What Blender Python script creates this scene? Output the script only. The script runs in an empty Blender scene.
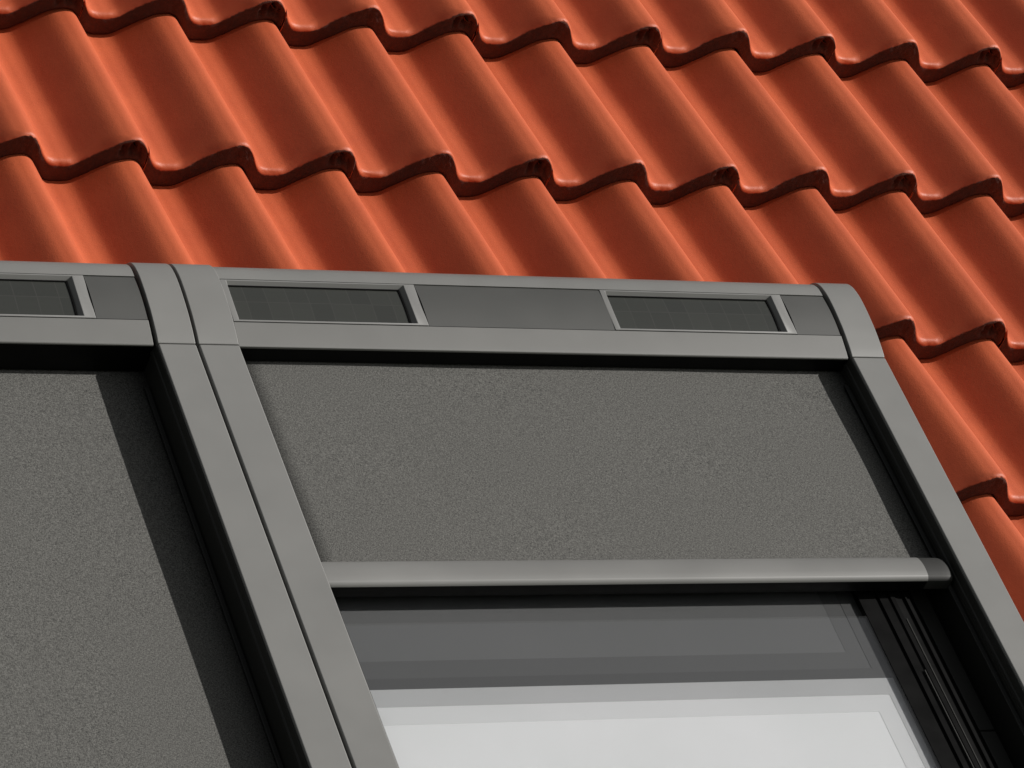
import bpy, bmesh, math, random
from mathutils import Vector, Matrix, noise
random.seed(7)
scn = bpy.context.scene
COL = scn.collection

# ------------------------------------------------------------------ frames
PITCH = math.radians(44.5)
cp, sp = math.cos(PITCH), math.sin(PITCH)
# roof coordinates: u along the eaves, v up the slope, w out of the slope
ROOF = Matrix.Translation((0, 0, 6.5)) @ Matrix(((1, 0, 0, 0), (0, cp, -sp, 0), (0, sp, cp, 0), (0, 0, 0, 1)))

# ------------------------------------------------------------------ camera
RC = ((0.8919055062598065, -0.31011245113713054, 0.3291425763300138),
      (0.013818061804202197, -0.7088056774471663, -0.7052684402315459),
      (0.45201065150216696, 0.6335809176959035, -0.6279025335672745))
CP = (-2.30116392, -3.94219958, 3.15873349)
m = Matrix.Identity(4)
for i in range(3):
    m[i][0] = RC[0][i]; m[i][1] = -RC[1][i]; m[i][2] = -RC[2][i]; m[i][3] = CP[i]
cam = bpy.data.cameras.new('camera'); co = bpy.data.objects.new('camera', cam); COL.objects.link(co)
co.matrix_world = ROOF @ m
cam.sensor_width = 36; cam.lens = 3904.1 / 1024 * 36; cam.clip_end = 3000; cam.clip_start = .1
cam.dof.use_dof = False
scn.camera = co

# ------------------------------------------------------------------ light
S = Vector((1.27, 0.04, 1.0)).normalized()          # towards the sun, roof coordinates
Sw = (ROOF.to_3x3() @ S).normalized()
sun = bpy.data.lights.new('sun', 'SUN'); so = bpy.data.objects.new('sun', sun); COL.objects.link(so)
sun.energy = 4.6; sun.angle = math.radians(0.5); sun.color = (1, .965, .92)
so.rotation_euler = Sw.to_track_quat('Z', 'Y').to_euler(); so.location = (6, -6, 14)
w = bpy.data.worlds.new('World'); scn.world = w; w.use_nodes = True
nt = w.node_tree; bg = nt.nodes['Background']
sky = nt.nodes.new('ShaderNodeTexSky'); sky.sky_type = 'NISHITA'; sky.sun_disc = False
sky.sun_elevation = math.asin(Sw.z); sky.sun_rotation = math.atan2(Sw.x, Sw.y)
sky.dust_density = 2.5; sky.ozone_density = .6
hs = nt.nodes.new('ShaderNodeHueSaturation'); hs.inputs['Saturation'].default_value = .15
nt.links.new(sky.outputs[0], hs.inputs['Color']); nt.links.new(hs.outputs[0], bg.inputs[0]); bg.inputs[1].default_value = 0.05
vs = scn.view_settings
vs.view_transform = 'Standard'; vs.look = 'None'; vs.gamma = 1; vs.exposure = 0; vs.use_curve_mapping = False

# ------------------------------------------------------------------ materials
def mat(name, col, rough=.5, metal=0, spec=.5):
    M = bpy.data.materials.new(name); M.use_nodes = True
    b = M.node_tree.nodes['Principled BSDF']
    b.inputs['Base Color'].default_value = (*col, 1); b.inputs['Roughness'].default_value = rough
    b.inputs['Metallic'].default_value = metal; b.inputs['Specular IOR Level'].default_value = spec
    return M, M.node_tree, b

def noise_node(t, scale, detail=4, vec=None, rough=.55):
    n = t.nodes.new('ShaderNodeTexNoise'); n.inputs['Scale'].default_value = scale
    n.inputs['Detail'].default_value = detail; n.inputs['Roughness'].default_value = rough
    if vec is None:
        vec = t.nodes.new('ShaderNodeTexCoord').outputs['Object']
    t.links.new(vec, n.inputs['Vector'])
    return n

def maprange(t, src, a, b, c, d):
    r = t.nodes.new('ShaderNodeMapRange')
    for i, x in zip((1, 2, 3, 4), (a, b, c, d)): r.inputs[i].default_value = x
    t.links.new(src, r.inputs[0]); return r.outputs[0]

def mixcol(t, fac, A, B, mode='MIX'):
    x = t.nodes.new('ShaderNodeMix'); x.data_type = 'RGBA'; x.blend_type = mode
    if hasattr(fac, 'node'): t.links.new(fac, x.inputs[0])
    else: x.inputs[0].default_value = fac
    for s, v in ((6, A), (7, B)):
        if hasattr(v, 'node'): t.links.new(v, x.inputs[s])
        else: x.inputs[s].default_value = (*v, 1)
    return x.outputs[2]

def bump(t, b, h, strength, dist):
    n = t.nodes.new('ShaderNodeBump'); n.inputs['Strength'].default_value = strength
    n.inputs['Distance'].default_value = dist; t.links.new(h, n.inputs['Height'])
    t.links.new(n.outputs[0], b.inputs['Normal']); return n

def tile_material(name):
    M, t, b = mat(name, (.46, .10, .045), .42, 0, .36)
    oi = t.nodes.new('ShaderNodeObjectInfo')
    tc = t.nodes.new('ShaderNodeTexCoord')
    ad = t.nodes.new('ShaderNodeVectorMath'); ad.operation = 'ADD'
    sc = t.nodes.new('ShaderNodeVectorMath'); sc.operation = 'SCALE'
    sc.inputs[0].default_value = (9, 5, 7); t.links.new(oi.outputs['Random'], sc.inputs['Scale'])
    t.links.new(tc.outputs['Object'], ad.inputs[0]); t.links.new(sc.outputs[0], ad.inputs[1])
    V = ad.outputs[0]
    n1 = noise_node(t, 14, 5, V); n2 = noise_node(t, 900, 3, V); n3 = noise_node(t, 170, 5, V, .7)
    c = mixcol(t, maprange(t, n1.outputs[0], .3, .7, 0, 1), TILE_A, TILE_B)
    c = mixcol(t, maprange(t, n3.outputs[0], .52, .8, 0, .35), c, TILE_C)
    c = mixcol(t, maprange(t, oi.outputs['Random'], 0, 1, 0, .42), c, TILE_C)
    at = t.nodes.new('ShaderNodeAttribute'); at.attribute_name = 'rough_edge_shade'
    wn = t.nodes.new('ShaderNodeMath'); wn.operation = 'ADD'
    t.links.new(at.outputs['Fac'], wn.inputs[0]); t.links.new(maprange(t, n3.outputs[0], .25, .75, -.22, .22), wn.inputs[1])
    rough_edge_shade = maprange(t, wn.outputs[0], .35, .75, 0, 1)
    edge = mixcol(t, maprange(t, n3.outputs[0], .35, .7, 0, 1), (.058, .015, .008), (.105, .027, .014))  # rough broken edge colour, darkened further with the shade of the lip
    c = mixcol(t, rough_edge_shade, c, edge)
    t.links.new(c, b.inputs['Base Color'])
    ro = t.nodes.new('ShaderNodeMath'); ro.operation = 'ADD'
    t.links.new(maprange(t, n3.outputs[0], .3, .7, .42, .54), ro.inputs[0]); t.links.new(maprange(t, rough_edge_shade, 0, 1, 0, .4), ro.inputs[1])
    t.links.new(ro.outputs[0], b.inputs['Roughness'])
    mx = t.nodes.new('ShaderNodeMath'); mx.operation = 'ADD'
    t.links.new(n2.outputs[0], mx.inputs[0]); t.links.new(n3.outputs[0], mx.inputs[1])
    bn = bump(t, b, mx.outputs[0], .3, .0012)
    t.links.new(maprange(t, rough_edge_shade, 0, 1, .3, .9), bn.inputs['Strength'])
    return M
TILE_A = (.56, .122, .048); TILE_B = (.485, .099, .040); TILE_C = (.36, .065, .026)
M_TILE = tile_material('concrete_tile')

def metal_material(name, col, rough=.42):
    M, t, b = mat(name, col, rough, 0, .55)
    tc = t.nodes.new('ShaderNodeTexCoord')
    mp = t.nodes.new('ShaderNodeMapping'); mp.inputs['Scale'].default_value = (1, 1, 1)
    t.links.new(tc.outputs['Object'], mp.inputs[0])
    n1 = noise_node(t, 6, 3, mp.outputs[0]); n2 = noise_node(t, 1400, 2, mp.outputs[0])
    c = mixcol(t, maprange(t, n1.outputs[0], .3, .7, 0, 1), tuple(x * .93 for x in col), tuple(min(1, x * 1.06) for x in col))
    t.links.new(c, b.inputs['Base Color'])
    t.links.new(maprange(t, n1.outputs[0], .3, .7, rough - .04, rough + .06), b.inputs['Roughness'])
    bump(t, b, n2.outputs[0], .08, .0006)
    return M
M_METAL = metal_material('grey_lacquered_aluminium', (.186, .186, .180))
M_LIP_SHADE = metal_material('grey_aluminium_lip_shade', (.138, .138, .132), .5)  # same aluminium as the covers, shading put into a darker colour
M_PANEL = metal_material('dark_grey_infill', (.060, .061, .058), .5)
M_FRAME = metal_material('solar_surround_grey', (.20, .20, .195), .42)
M_BLACK, _t, _b = mat('black_rubber_and_plastic', (.005, .005, .005), .65, 0, .06)
_n = noise_node(_t, 30, 4); _t.links.new(maprange(_t, _n.outputs[0], .3, .7, .38, .6), _b.inputs['Roughness'])
M_DARK, _t, _b = mat('charcoal_lacquer', (.030, .030, .028), .5, 0, .3)
_n = noise_node(_t, 12, 4); _t.links.new(maprange(_t, _n.outputs[0], .3, .7, .34, .5), _b.inputs['Roughness'])
M_CAP, _t, _b = mat('dark_grey_plastic_end', (.034, .034, .033), .6, 0, .25)
M_LEAD, _t, _b = mat('flashing_grey', (.06, .058, .055), .6, .2, .5)

def fabric_material():
    M, t, b = mat('screen_fabric', (.13, .13, .12), .8, 0, .2)
    tc = t.nodes.new('ShaderNodeTexCoord'); V = tc.outputs['Object']
    n1 = noise_node(t, 1150, 1, V, .6); n2 = noise_node(t, 5, 3, V)
    mpa = t.nodes.new('ShaderNodeMapping'); mpa.inputs['Scale'].default_value = (330, 1100, 330); t.links.new(V, mpa.inputs[0])
    mpb = t.nodes.new('ShaderNodeMapping'); mpb.inputs['Scale'].default_value = (1100, 330, 330); t.links.new(V, mpb.inputs[0])
    na = noise_node(t, 1, 2, mpa.outputs[0]); nb = noise_node(t, 1, 2, mpb.outputs[0])
    mx = t.nodes.new('ShaderNodeMath'); mx.operation = 'ADD'; t.links.new(na.outputs[0], mx.inputs[0]); t.links.new(nb.outputs[0], mx.inputs[1])
    m2 = t.nodes.new('ShaderNodeMath'); m2.operation = 'ADD'; t.links.new(mx.outputs[0], m2.inputs[0]); t.links.new(n1.outputs[0], m2.inputs[1])
    c = mixcol(t, maprange(t, m2.outputs[0], 1.15, 1.9, 0, 1), (.026, .026, .025), (.182, .180, .169))
    c = mixcol(t, maprange(t, n2.outputs[0], .3, .7, 0, .08), c, (.13, .128, .12))
    t.links.new(c, b.inputs['Base Color']); bump(t, b, m2.outputs[0], .15, .0006)
    return M
M_FABRIC = fabric_material()

def solar_material():
    M, t, b = mat('solar_cell', (.03, .032, .03), .22, 0, .6)
    tc = t.nodes.new('ShaderNodeTexCoord')
    br = t.nodes.new('ShaderNodeTexBrick'); br.offset = 0; br.inputs['Scale'].default_value = 1
    br.inputs['Brick Width'].default_value = .0285; br.inputs['Row Height'].default_value = .0305
    br.inputs['Mortar Size'].default_value = .0007; br.inputs['Mortar Smooth'].default_value = .4
    br.inputs['Color1'].default_value = (.034, .036, .033, 1); br.inputs['Color2'].default_value = (.040, .042, .038, 1)
    br.inputs['Mortar'].default_value = (.048, .048, .045, 1)
    t.links.new(tc.outputs['Object'], br.inputs['Vector']); t.links.new(br.outputs[0], b.inputs['Base Color'])
    return M
M_SOLAR = solar_material()

def glass_material():
    M = bpy.data.materials.new('window_glass'); M.use_nodes = True; t = M.node_tree
    t.nodes.remove(t.nodes['Principled BSDF']); out = t.nodes['Material Output']
    tr = t.nodes.new('ShaderNodeBsdfTransparent'); tr.inputs[0].default_value = (.955, .955, .955, 1)
    gl = t.nodes.new('ShaderNodeBsdfGlossy'); gl.inputs['Roughness'].default_value = .01
    fr = t.nodes.new('ShaderNodeFresnel'); ge = t.nodes.new('ShaderNodeNewGeometry'); t.links.new(maprange(t, ge.outputs['Backfacing'], 0, 1, 1.5, 1 / 1.5), fr.inputs[0])
    mx = t.nodes.new('ShaderNodeMixShader')
    mu = t.nodes.new('ShaderNodeMath'); mu.operation = 'MULTIPLY'; mu.use_clamp = True; mu.inputs[1].default_value = 1.9
    t.links.new(fr.outputs[0], mu.inputs[0]); t.links.new(mu.outputs[0], mx.inputs[0]); t.links.new(tr.outputs[0], mx.inputs[1]); t.links.new(gl.outputs[0], mx.inputs[2])
    t.links.new(mx.outputs[0], out.inputs[0]); return M
M_GLASS = glass_material()

def plain(name, g, r=.7, warm=1.0):
    M, t, b = mat(name, (g * warm, g, g), r, 0, .3)
    n = noise_node(t, 4, 3)
    c = mixcol(t, maprange(t, n.outputs[0], .3, .7, 0, 1), (g * .93, g * .96, g * .98), (g * 1., g * 1.02, g * 1.05)); t.links.new(c, b.inputs['Base Color'])
    return M
M_GREY = plain('painted_shade_grey', .138); M_GREY2 = plain('painted_shade_mid', .102); M_GREY3 = plain('painted_shade_deep', .082)  # shade behind the pane put into three grey colours
M_WH1 = plain('painted_light_outer', .50); M_WH2 = plain('painted_light_inner', .74); M_WH3 = plain('white_blind_cloth', .85)  # first two: light steps at the shade's edge as colour; last: blind cloth

# ------------------------------------------------------------------ mesh helpers (all in roof axes, local to the thing)
def link(name, me, M, parent=None):
    o = bpy.data.objects.new(name, me); COL.objects.link(o)
    for x in (M if isinstance(M, (list, tuple)) else [M]): me.materials.append(x)
    if parent: o.parent = parent
    return o

def from_bm(name, bm, M, parent=None, smooth=False, bevel=0, seg=2):
    bmesh.ops.recalc_face_normals(bm, faces=bm.faces)
    me = bpy.data.meshes.new(name); bm.to_mesh(me); bm.free()
    if smooth:
        for p in me.polygons: p.use_smooth = True
        me.set_sharp_from_angle(angle=math.radians(35))
    o = link(name, me, M, parent)
    if bevel:
        b = o.modifiers.new('bevel', 'BEVEL'); b.width = bevel; b.segments = seg; b.limit_method = 'ANGLE'; b.angle_limit = math.radians(35)
        for p in me.polygons: p.use_smooth = True
        b.harden_normals = True
        me.set_sharp_from_angle(angle=math.radians(35))
    return o

def prism_u(bm, prof, u0, u1):      # closed profile in (v, w) swept along u
    a = [bm.verts.new((u0, v, w)) for v, w in prof]; b = [bm.verts.new((u1, v, w)) for v, w in prof]
    n = len(prof)
    for i in range(n): bm.faces.new((a[i], a[(i + 1) % n], b[(i + 1) % n], b[i]))
    bm.faces.new(a); bm.faces.new(b[::-1])

def prism_v(bm, prof, v0, v1):      # closed profile in (u, w) swept along v
    a = [bm.verts.new((u, v0, w)) for u, w in prof]; b = [bm.verts.new((u, v1, w)) for u, w in prof]
    n = len(prof)
    for i in range(n): bm.faces.new((a[i], a[(i + 1) % n], b[(i + 1) % n], b[i]))
    bm.faces.new(a); bm.faces.new(b[::-1])

def box(bm, u0, u1, v0, v1, w0, w1): prism_u(bm, [(v0, w0), (v1, w0), (v1, w1), (v0, w1)], u0, u1)

def catmull(pts, n):
    P = [pts[0]] + list(pts) + [pts[-1]]; out = []
    for i in range(1, len(P) - 2):
        for k in range(n):
            t = k / n; q = []
            for d in range(2):
                a, b, c, e = P[i - 1][d], P[i][d], P[i + 1][d], P[i + 2][d]
                q.append(.5 * (2 * b + (c - a) * t + (2 * a - 5 * b + 4 * c - e) * t * t + (3 * b - a - 3 * c + e) * t ** 3))
            out.append(tuple(q))
    out.append(tuple(pts[-1])); return out

# ------------------------------------------------------------------ roof tiles
PITCHU = .15046; GAUGE = .3059; STEP = .040; SKEW = .0118 / GAUGE
PROF = [(0, -.8), (.004, .1), (.009, .4), (.014, -.2), (.019, -2.8), (.024, -7.6), (.029, -14.4), (.034, -22.8), (.039, -31.8), (.044, -38.6), (.050, -43.2), (.058, -45.3), (.067, -45.3), (.077, -44.7), (.086, -42.0),
        (.093, -37.6), (.101, -31.6), (.109, -25.5), (.117, -19.4), (.126, -12.6), (.134, -7.1), (.1420, -3.1), (.15046, -.8)]
def prof_h(u):
    t = (u / PITCHU % 1) * PITCHU
    P = [(-.0085, -3.1)] + PROF + [(.1545, -.2)]
    for i in range(1, len(P) - 2):
        if P[i][0] <= t <= P[i + 1][0] + 1e-9:
            a, b, c, e = P[i - 1], P[i], P[i + 1], P[i + 2]
            h = c[0] - b[0]; x = (t - b[0]) / h
            m0 = (c[1] - a[1]) / (c[0] - a[0]) * h; m1 = (e[1] - b[1]) / (e[0] - b[0]) * h
            return ((2 * x ** 3 - 3 * x * x + 1) * b[1] + (x ** 3 - 2 * x * x + x) * m0 + (-2 * x ** 3 + 3 * x * x) * c[1] + (x ** 3 - x * x) * m1) / 1000 * .97
    return 0
SEAM = .0315; TW = 2 * PITCHU
def tile_mesh(seed):
    """one double-roll interlocking tile; origin on the nose of its left joint crest; u runs 0.013..0.313"""
    bm = bmesh.new(); N = 120; WL = bm.verts.layers.float.new('rough_edge_shade')
    us = [SEAM + .0006 + (TW - .0012) * i / N for i in range(N + 1)]
    # stations: (v, dh, tag)
    st = [(GAUGE + .07, 0, 0, 0)] + [(GAUGE * k / 16, 0, 0, 0) for k in range(16, 1, -1)]
    st += [('r', a, 1 if a > 50 else 0, 0) for a in (0, 12, 24, 36, 48, 60, 72, 82, 90)]
    st += [('f', q, 2, 0) for q in (.12, .26, .42, .58, .74, .88, 1)] + [(.02, -.0375, 2, 1), (.04, -.030, 2, 1)]
    grid = []
    off = Vector((seed * 3.7, seed * 1.3, 0))
    for v, dh0, tg, back in st:
        row = []
        for u in us:
            t_ = (u % PITCHU)
            fl = math.sin(math.pi * (t_ - .076) / .074) ** .8 if t_ > .076 else 0      # nose rounded further back on the rising flank; also spreads the painted shade
            va = max(0, math.cos(math.pi * min(1, abs(t_ - .060) / .052) / 2)) if t_ < .112 else 0
            L_, D_ = .0075 + .015 * fl + .0010 * va, .0058 + .0050 * fl + .0028 * va * (1 - .6 * fl)
            if v == 'r':
                a_ = math.radians(dh0); v_, dh = L_ * (1 - math.sin(a_)), -D_ * (1 - math.cos(a_))
            elif v == 'f':
                v_, dh = .0030 * dh0 ** 2, -D_ - (.0385 - D_) * dh0
            else: v_, dh = v, dh0
            h = prof_h(u) - STEP * v_ / GAUGE + dh
            vv = v_
            if tg and not back:
                p = Vector((u * 60, v_ * 60, dh * 90)) + off
                p2 = Vector((u * 230, v_ * 230, dh * 260)) + off
                joint = max(0, 1 - abs(u - 2 * PITCHU - .012) / .024)
                mid = max(0, 1 - abs(u - PITCHU - .014) / .024)
                a2 = .0007 + .0030 * joint + .0022 * mid
                if dh < -.034: a2 *= .4
                if tg == 1: a2 *= .6
                vv += noise.noise(p) * .0010 + noise.noise(p2) * a2
                h += noise.noise(p2 + Vector((7, 3, 1))) * a2 * .5
                if -.036 < dh < -.0075:      # hollows of the interlocking rib at the joint
                    for cx, rad, dep in ((-.004, .006, .011), (.010, .008, .016), (.022, .005, .008)):
                        e = max(0, 1 - abs(u - 2 * PITCHU - cx - .002 * noise.noise(Vector((dh * 200, seed, cx * 99)))) / rad)
                        vv += dep * min(1, e * 1.5) * max(0, 1 - abs(dh + .019) / .012) ** .6
            nv = bm.verts.new((u - SKEW * vv, vv, h)); row.append(nv)
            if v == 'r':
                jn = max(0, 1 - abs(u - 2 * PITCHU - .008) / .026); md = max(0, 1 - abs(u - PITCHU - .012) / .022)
                x_ = (dh0 - 76 + 26 * fl + 34 * min(1, jn * 1.6) + 26 * min(1, md * 1.6)) / 26; nv[WL] = min(1, max(0, x_))  # reaches higher on flank and crests: lip shade put into the colour
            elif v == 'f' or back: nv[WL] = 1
        grid.append(row)
    mats = []
    for j in range(len(grid) - 1):
        for i in range(N):
            f = bm.faces.new((grid[j][i], grid[j][i + 1], grid[j + 1][i + 1], grid[j + 1][i]))
            f.smooth = True
    # side walls
    for i, s in ((0, 1), (N, -1)):
        low = [bm.verts.new((r[i].co.x + s * .0006, r[i].co.y, r[i].co.z - .013)) for r in grid[:-4]]
        for j in range(len(low) - 1):
            bm.faces.new((grid[j][i], grid[j + 1][i], low[j + 1], low[j]))
    # water channel under the neighbouring roll
    ch = []
    for v in (GAUGE + .06, .0065):
        r = [bm.verts.new((SEAM + x - SKEW * v, v, prof_h(SEAM + x) - STEP * v / GAUGE + z)) for x, z in ((.001, -.012), (-.006, -.014), (-.020, -.019), (-.026, -.010))]
        ch.append(r)
    for i in range(3): bm.faces.new((ch[0][i], ch[0][i + 1], ch[1][i + 1], ch[1][i]))
    bmesh.ops.recalc_face_normals(bm, faces=bm.faces)
    me = bpy.data.meshes.new('roof_tile'); bm.to_mesh(me); bm.free()
    me.materials.append(M_TILE)
    return me
TM = [tile_mesh(s) for s in range(5)]

roof = bpy.data.objects.new('tiled_roof', None); COL.objects.link(roof); roof.matrix_world = ROOF
roof['label'] = 'steep roof of overlapping orange-red double-roll concrete tiles around the grey windows'; roof['category'] = 'roof'; roof['kind'] = 'thing'
WU0, WU1 = -1.4810, .4938
extra = []
for k in range(-4, 9):
    for c in range(-9, 9):
        u = PITCHU * (2 * c + 1) + .0118 * k + .007; v = -GAUGE * k
        if 3 <= k <= 7 and u + TW > WU0 - .02 and u + SEAM < WU1 - .03: continue
        ju, jv, jw, jr = [random.gauss(0, s) for s in (.0008, .0016, .0006, .003)]
        Mx = Matrix.Translation((u + ju, v + jv, jw)) @ Matrix.Rotation(jr, 4, 'Z')
        inside = -1 <= k <= 4 and -4 <= c <= 3
        me = TM[random.randrange(5)]
        if inside:
            o = bpy.data.objects.new('roof_tile', me); COL.objects.link(o); o.parent = roof; o.matrix_local = Mx
        else:
            extra.append((me, Mx))
bm = bmesh.new()
for me, Mx in extra:
    n = len(bm.verts); bm.from_mesh(me); bm.verts.ensure_lookup_table()
    bmesh.ops.transform(bm, matrix=Mx, verts=bm.verts[n:])
me = bpy.data.meshes.new('outlying_tiles'); bm.to_mesh(me); bm.free(); me.materials.append(M_TILE)
o = bpy.data.objects.new('outlying_tiles', me); COL.objects.link(o); o.parent = roof; o['kind'] = 'stuff'
bm = bmesh.new(); box(bm, -2.8, 2.9, -2.7, 1.55, -.24, -.20); from_bm('roof_deck', bm, M_BLACK, roof)

# ------------------------------------------------------------------ roof windows
# local window coordinates: origin at the middle gap side (left edge) on the tile crest plane, v as on the roof
WID = .9874; JWL = .0553; JWR = .0515; GAP = .0018
TOPV, SEAMV, BOTV = -.64, -.774, -1.95
HOOD = [(-.7745, .0735), (-.7752, .0755), (-.7745, .0775), (-.766, .0800), (-.7400, .0858)]
HOODT = [(-.6672, .0892), (-.655, .0885), (-.645, .0855), (-.634, .078), (-.624, .064), (-.618, .045), (-.614, .015)]
CAPC = [(-.7742, .0802), (-.760, .0840), (-.733, .0889), (-.715, .0908), (-.700, .0920), (-.685, .0926), (-.670, .0924), (-.657, .0908), (-.646, .0880), (-.635, .082), (-.625, .070), (-.618, .050), (-.613, .015)]

def empty(name, parent=None):
    e = bpy.data.objects.new(name, None); COL.objects.link(e)
    return e

def make_window(u0, lowered, fab_w, label):
    root = empty('skylight'); root.matrix_world = ROOF @ Matrix.Translation((u0, 0, 0))
    root['label'] = label; root['category'] = 'skylight'; root['group'] = 'grey skylights side by side in the roof'
    a, b = GAP, WID - (0 if u0 > -1 else GAP)
    ia, ib = JWL, WID - JWR         # inner edges of the side covers
    # side covers and their curved top caps
    for (p, q) in ((a, ia), (ib, b)):
        bm = bmesh.new(); box(bm, p, q, BOTV, SEAMV - .0012, .0, .0805)
        from_bm('side_cover', bm, M_METAL, root, bevel=.0022, seg=3)
        bm = bmesh.new(); cur = catmull(CAPC, 5)
        prism_u(bm, cur + [(-.640, .015), (-.650, .03), (-.67, .05), (-.74, .045), (-.7742, .045)], p, q)
        from_bm('corner_cap', bm, M_METAL, root, smooth=True, bevel=.0014, seg=2)
    # hood: lip, shell over the top
    hu0, hu1 = ia + .0002, ib - .0045
    bm = bmesh.new(); prism_u(bm, HOOD + [(-.7400, .060)], hu0, hu1)
    from_bm('hood_lip', bm, M_LIP_SHADE, root, bevel=.0012)
    bm = bmesh.new(); cur = catmull(HOODT, 4)
    prism_u(bm, [(-.6672, .06)] + cur + [(-.63, .015), (-.65, .05)], hu0, hu1)
    from_bm('hood_top', bm, M_METAL, root, smooth=True)
    # recessed band of the hood: bed, two solar modules, infill panels
    BV0, BV1 = -.7388, -.6676
    def bandw(v, d=0):       # gently arched band surface
        t = (v - BV0) / (BV1 - BV0); return .0853 + .0038 * t + .0024 * math.sin(math.pi * t) - d
    def band_slab(bm, x0, x1, v0, v1, d, th=.006, n=8):
        pr = [(v0 + (v1 - v0) * i / n, bandw(v0 + (v1 - v0) * i / n, d)) for i in range(n + 1)]
        prism_u(bm, pr + [(v1, pr[-1][1] - th), (v0, pr[0][1] - th)], x0, x1)
    bm = bmesh.new(); band_slab(bm, hu0, hu1, BV0 - .0008, BV1 + .0002, .0092, .01); from_bm('hood_bed', bm, M_BLACK, root)
    off = WU1 - WID                                      # -.4936: roof u of the right window's left edge
    def L(u): return u - off
    mods = [(L(-.4262), L(-.1915)), (L(.1078), L(.3495))]
    fr = []
    for s0, s1 in mods:
        f = bmesh.new()
        # surround: four mitred bars sloping down to the cell
        o0, o1, p0, p1 = s0 - .0105, s1 + .0215, BV0 + .0006, BV1 - .0002
        i0, i1, q0, q1 = s0, s1, -.7345, -.6735
        def V(u, v, d): return f.verts.new((u, v, bandw(v, d)))
        outer = [V(o0, p0, .0002), V(o1, p0, .0002), V(o1, p1, .0002), V(o0, p1, .0002)]
        crest = [V(i0 - .003, q0 - .002, -.0006), V(i1 + .0060, q0 - .002, -.0010), V(i1 + .0060, q1 + .0035, -.0008), V(i0 - .003, q1 + .0035, -.0004)]
        inner = [V(i0, q0, .0062), V(i1, q0, .0062), V(i1, q1, .0062), V(i0, q1, .0062)]
        base = [V(o0, p0, .009), V(o1, p0, .009), V(o1, p1, .009), V(o0, p1, .009)]
        for i in range(4):
            j = (i + 1) % 4
            f.faces.new((outer[i], outer[j], crest[j], crest[i])); f.faces.new((crest[i], crest[j], inner[j], inner[i]))
            f.faces.new((base[i], base[j], outer[j], outer[i]))
        fo = from_bm('solar_surround', f, M_FRAME, root, bevel=.0008)
        c = bmesh.new(); band_slab(c, i0 - .001, i1 + .001, q0 - .001, q1 + .001, .0063, .0026)
        from_bm('solar_cell', c, M_SOLAR, fo)
        # black gasket round the cell
        g = bmesh.new()
        for (x0, x1, y0, y1) in ((i0, i1, q1 - .0016, q1 + .0004), (i1 - .0016, i1 + .0004, q0, q1)):
            band_slab(g, x0, x1, y0, y1, .0050, .002)
        from_bm('gasket', g, M_BLACK, fo)
        fr.append((o0, o1))
    for x0, x1 in ((fr[0][1] + .0006, fr[1][0] - .0006), (fr[1][1] + .0006, hu1)):
        bm = bmesh.new(); band_slab(bm, x0, x1, BV0 + .0006, BV1 - .0004, .0012); from_bm('infill_panel', bm, M_PANEL, root, smooth=True)
    # awning guide rails (black) inside the side covers
    for s, e in ((1, ia), (-1, ib)):
        bm = bmesh.new()
        P = [(0, .077), (.0012, .077), (.0018, .066), (.0034, .065), (.0036, .060), (.0018, .058), (.0018, .0), (0, .0)]
        pr = [(e + s * (x + .0003), z) for x, z in P]
        prism_v(bm, pr, BOTV + .02, -.745); gr_ = from_bm('guide_rail', bm, M_DARK, root, bevel=.0006, seg=2)
        if s < 0:
            bm = bmesh.new(); box(bm, e - .0105, e - .0042, BOTV + .03, -.80, fab_w + .0022, fab_w + .0050); from_bm('rail_lip', bm, M_CAP, gr_, bevel=.001)
    # fabric
    fv0 = -1.137 if not lowered else BOTV + .08
    bm = bmesh.new(); nU, nV = 24, 24
    x0, x1 = ia + .0022, ib - .0022
    gr = [[bm.verts.new((x0 + (x1 - x0) * i / nU, fv0 + (-.735 - fv0) * j / nV, fab_w + .0006 * math.sin(i * .5) * math.sin(j * .4))) for i in range(nU + 1)] for j in range(nV + 1)]
    for j in range(nV):
        for i in range(nU): bm.faces.new((gr[j][i], gr[j][i + 1], gr[j + 1][i + 1], gr[j + 1][i]))
    o = from_bm('awning_fabric', bm, M_FABRIC, root, smooth=True)
    so_ = o.modifiers.new('thickness', 'SOLIDIFY'); so_.thickness = .0012
    # bottom bar
    bv = .068 if not lowered else BOTV + .09 + 1.205
    dw = 0 if not lowered else fab_w - .048
    BAR = catmull([(-1.188, .040), (-1.1865, .056), (-1.1895, .0648), (-1.196, .0692), (-1.207, .0720), (-1.218, .0722), (-1.2262, .0707)], 4) + [(-1.2290, .0682), (-1.2299, .0668), (-1.2302, .0653)]
    BAR2 = [(-1.2300, .0652), (-1.2299, .050), (-1.2265, .046), (-1.220, .041), (-1.195, .041), (-1.1885, .0398)]
    full = BAR + BAR2[:-1]
    e0 = ib - .0475
    bm = bmesh.new(); prism_u(bm, [(v + bv, z + dw) for v, z in BAR] + [(-1.215 + bv, .0600 + dw), (-1.2 + bv, .04 + dw)], x0 + .001, e0)
    bar = from_bm('bottom_bar', bm, M_METAL, root, smooth=True)
    bm = bmesh.new(); prism_u(bm, [(v + bv, z + dw) for v, z in ((-1.2297, .0653), (-1.2300, .050), (-1.2285, .046), (-1.224, .041), (-1.195, .041), (-1.195, .0395), (-1.2, .0398), (-1.214, .0598))], x0 + .001, e0)
    from_bm('bar_seal', bm, M_BLACK, bar, smooth=True)
    bm = bmesh.new()
    # end piece with the rounded shoulder
    secs = [(e0 + .0002, .98), (e0 + .020, .975), (e0 + .028, .965), (e0 + .034, .945), (e0 + .0375, .91)]
    cv, cw = -1.209, .045; rings = []
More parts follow.
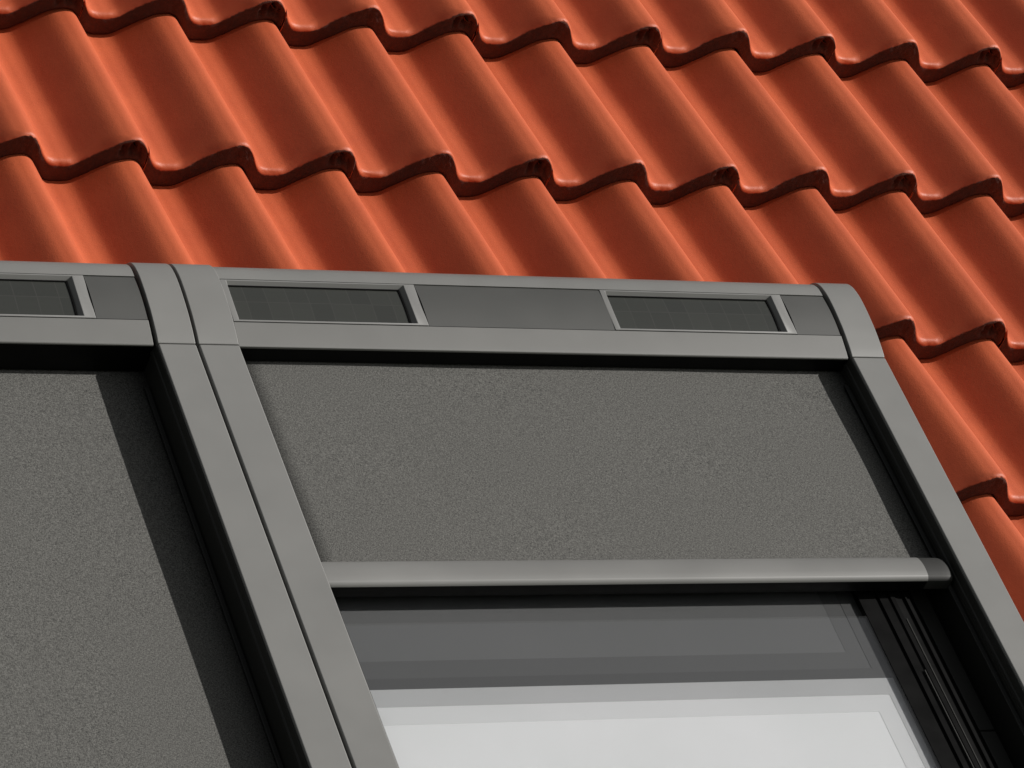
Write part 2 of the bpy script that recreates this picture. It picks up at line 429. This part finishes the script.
    for uu, k in secs: rings.append([bm.verts.new((uu, (cv + (v - cv) * (.5 + .5 * k)) + bv, cw + (z - cw) * k + dw)) for v, z in full])
    n = len(full)
    for r in range(len(rings) - 1):
        for i in range(n): bm.faces.new((rings[r][i], rings[r][(i + 1) % n], rings[r + 1][(i + 1) % n], rings[r + 1][i]))
    bm.faces.new(rings[0]); bm.faces.new(rings[-1][::-1])
    from_bm('end_piece', bm, M_CAP, bar, smooth=True)
    # sash: black profiles beside the pane
    gl0, gl1 = ia + .028, ib - .1358
    gz = .020 if not lowered else -.012
    for sg, e, g in ((1, ia + .0132, gl0), (-1, ib - .0132, gl1)):
        d = abs(g - e); k_ = d / .0948
        P = [(0, .013), (.028, .013), (.029, .0165), (.034, .0165), (.0342, .013), (.040, .0135), (.041, .0165), (.043, .0165), (.044, .0135), (.048, .0135), (.054, .0150), (.055, .0172), (.060, .0172), (.0610, .0150), (.0715, .0145), (.0722, .0115), (.0748, .0115), (.0756, .0142), (.0864, .0138), (.0948, .0136), (.0948, -.02), (0, -.02)]
        for gx in (.0530, .0615):
            bm = bmesh.new(); box(bm, e + sg * gx * k_, e + sg * (gx + .0011) * k_, BOTV + .06, -1.20 - 10 * (gx - .0530), .013, .0176 + gz); from_bm('glazing_gasket', bm, M_DARK, root)
        bm = bmesh.new(); prism_v(bm, [(e + sg * x * k_, z + (gz if 0 < z and x > .0315 else 0)) for x, z in P], BOTV + .05, -.77)
        sf = from_bm('sash_profile', bm, M_BLACK, root, bevel=.0004, seg=1)
        for (v0, v1) in ((-1.75, -1.3682), (-1.3658, -.78)):
            bm = bmesh.new(); box(bm, e + sg * .003 * k_, e + sg * .028 * k_, v0, v1, .0132, .0158); from_bm('cover_strip', bm, M_DARK, sf, bevel=.0005, seg=1)
    bm = bmesh.new(); box(bm, gl0 - .001, gl1 + .001, BOTV + .05, -.77, .0112 + gz, .0128 + gz); from_bm('window_pane', bm, M_GLASS, root)
    # white inside blind; shade and its stepped edge put into flat band colours
    EU = gl1 + .02; C1 = L(.2899); C2 = L(.2636)
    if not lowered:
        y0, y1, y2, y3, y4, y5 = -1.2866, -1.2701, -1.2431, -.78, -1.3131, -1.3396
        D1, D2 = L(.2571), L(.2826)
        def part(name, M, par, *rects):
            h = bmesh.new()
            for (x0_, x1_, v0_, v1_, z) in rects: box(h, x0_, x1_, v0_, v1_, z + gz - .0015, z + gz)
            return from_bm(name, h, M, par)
        ib_ = part('painted_shade_panel', M_GREY, root, (gl0 - .02, D1, y2, y3, 0.0052))
        part('painted_shade_band', M_GREY2, ib_, (gl0 - .02, D2, y1, y2, 0.0054), (D1, D2, y2, y3, 0.0054))
        part('painted_shade_edge', M_GREY3, ib_, (gl0 - .02, EU, y0, y1, 0.0058), (D2, EU, y1, y3, 0.0058))
        wf = part('painted_light_band', M_WH1, root, (gl0 - .02, EU, y4, y0, 0.0058), (C1, EU, BOTV, y4, 0.0058))
        part('painted_light_step', M_WH2, wf, (gl0 - .02, C1, y5, y4, 0.0055), (C2, C1, BOTV, y5, 0.0055))
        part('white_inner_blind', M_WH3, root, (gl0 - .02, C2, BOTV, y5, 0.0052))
    else:
        f = bmesh.new(); box(f, gl0 - .02, gl1 + .02, BOTV, -.78, -.0099, 0.0052); from_bm('white_inner_blind', f, M_WH3, root)
    # under-hood cassette, floor of the frame, bottom rail and flashing
    bm = bmesh.new(); box(bm, ia + .0001, ib - .0001, -.7725, -.74 if not lowered else -.7725 + .03, fab_w + .003, .0734); from_bm('awning_cassette', bm, M_BLACK, root)
    bm = bmesh.new(); box(bm, a + .001, b - .001, BOTV + .01, -.64, -.06, -.021); from_bm('window_frame', bm, M_BLACK, root)
    bm = bmesh.new(); box(bm, a, b, BOTV - .05, BOTV - .001, -.05, .07); from_bm('bottom_cover', bm, M_METAL, root, bevel=.003)
    bm = bmesh.new()
    if u0 > -1: box(bm, b + .0005, b + .06, BOTV, -.61, -.12, -.085)
    else: box(bm, -.06, a - .0005, BOTV, -.61, -.12, -.085)
    from_bm('side_flashing', bm, M_LEAD, root)
    return root
make_window(WU1 - WID, False, .048, 'right-hand grey skylight with its awning blind half open above a metal bar')
make_window(WU1 - 2 * WID, True, .0266, 'left-hand grey skylight fully covered by its dark screen fabric, cut off by the picture edge')

# ------------------------------------------------------------------ ground far below
G, t, b = mat('grass_ground', (.06, .08, .035), .9)
n = noise_node(t, .6, 6); c = mixcol(t, n.outputs[0], (.045, .065, .025), (.085, .095, .05)); t.links.new(c, b.inputs['Base Color'])
bm = bmesh.new(); vs_ = [bm.verts.new((x, y, 0)) for x, y in ((-1500, -1500), (1500, -1500), (1500, 1500), (-1500, 1500))]; bm.faces.new(vs_)
g = from_bm('ground', bm, G); g['kind'] = 'structure'
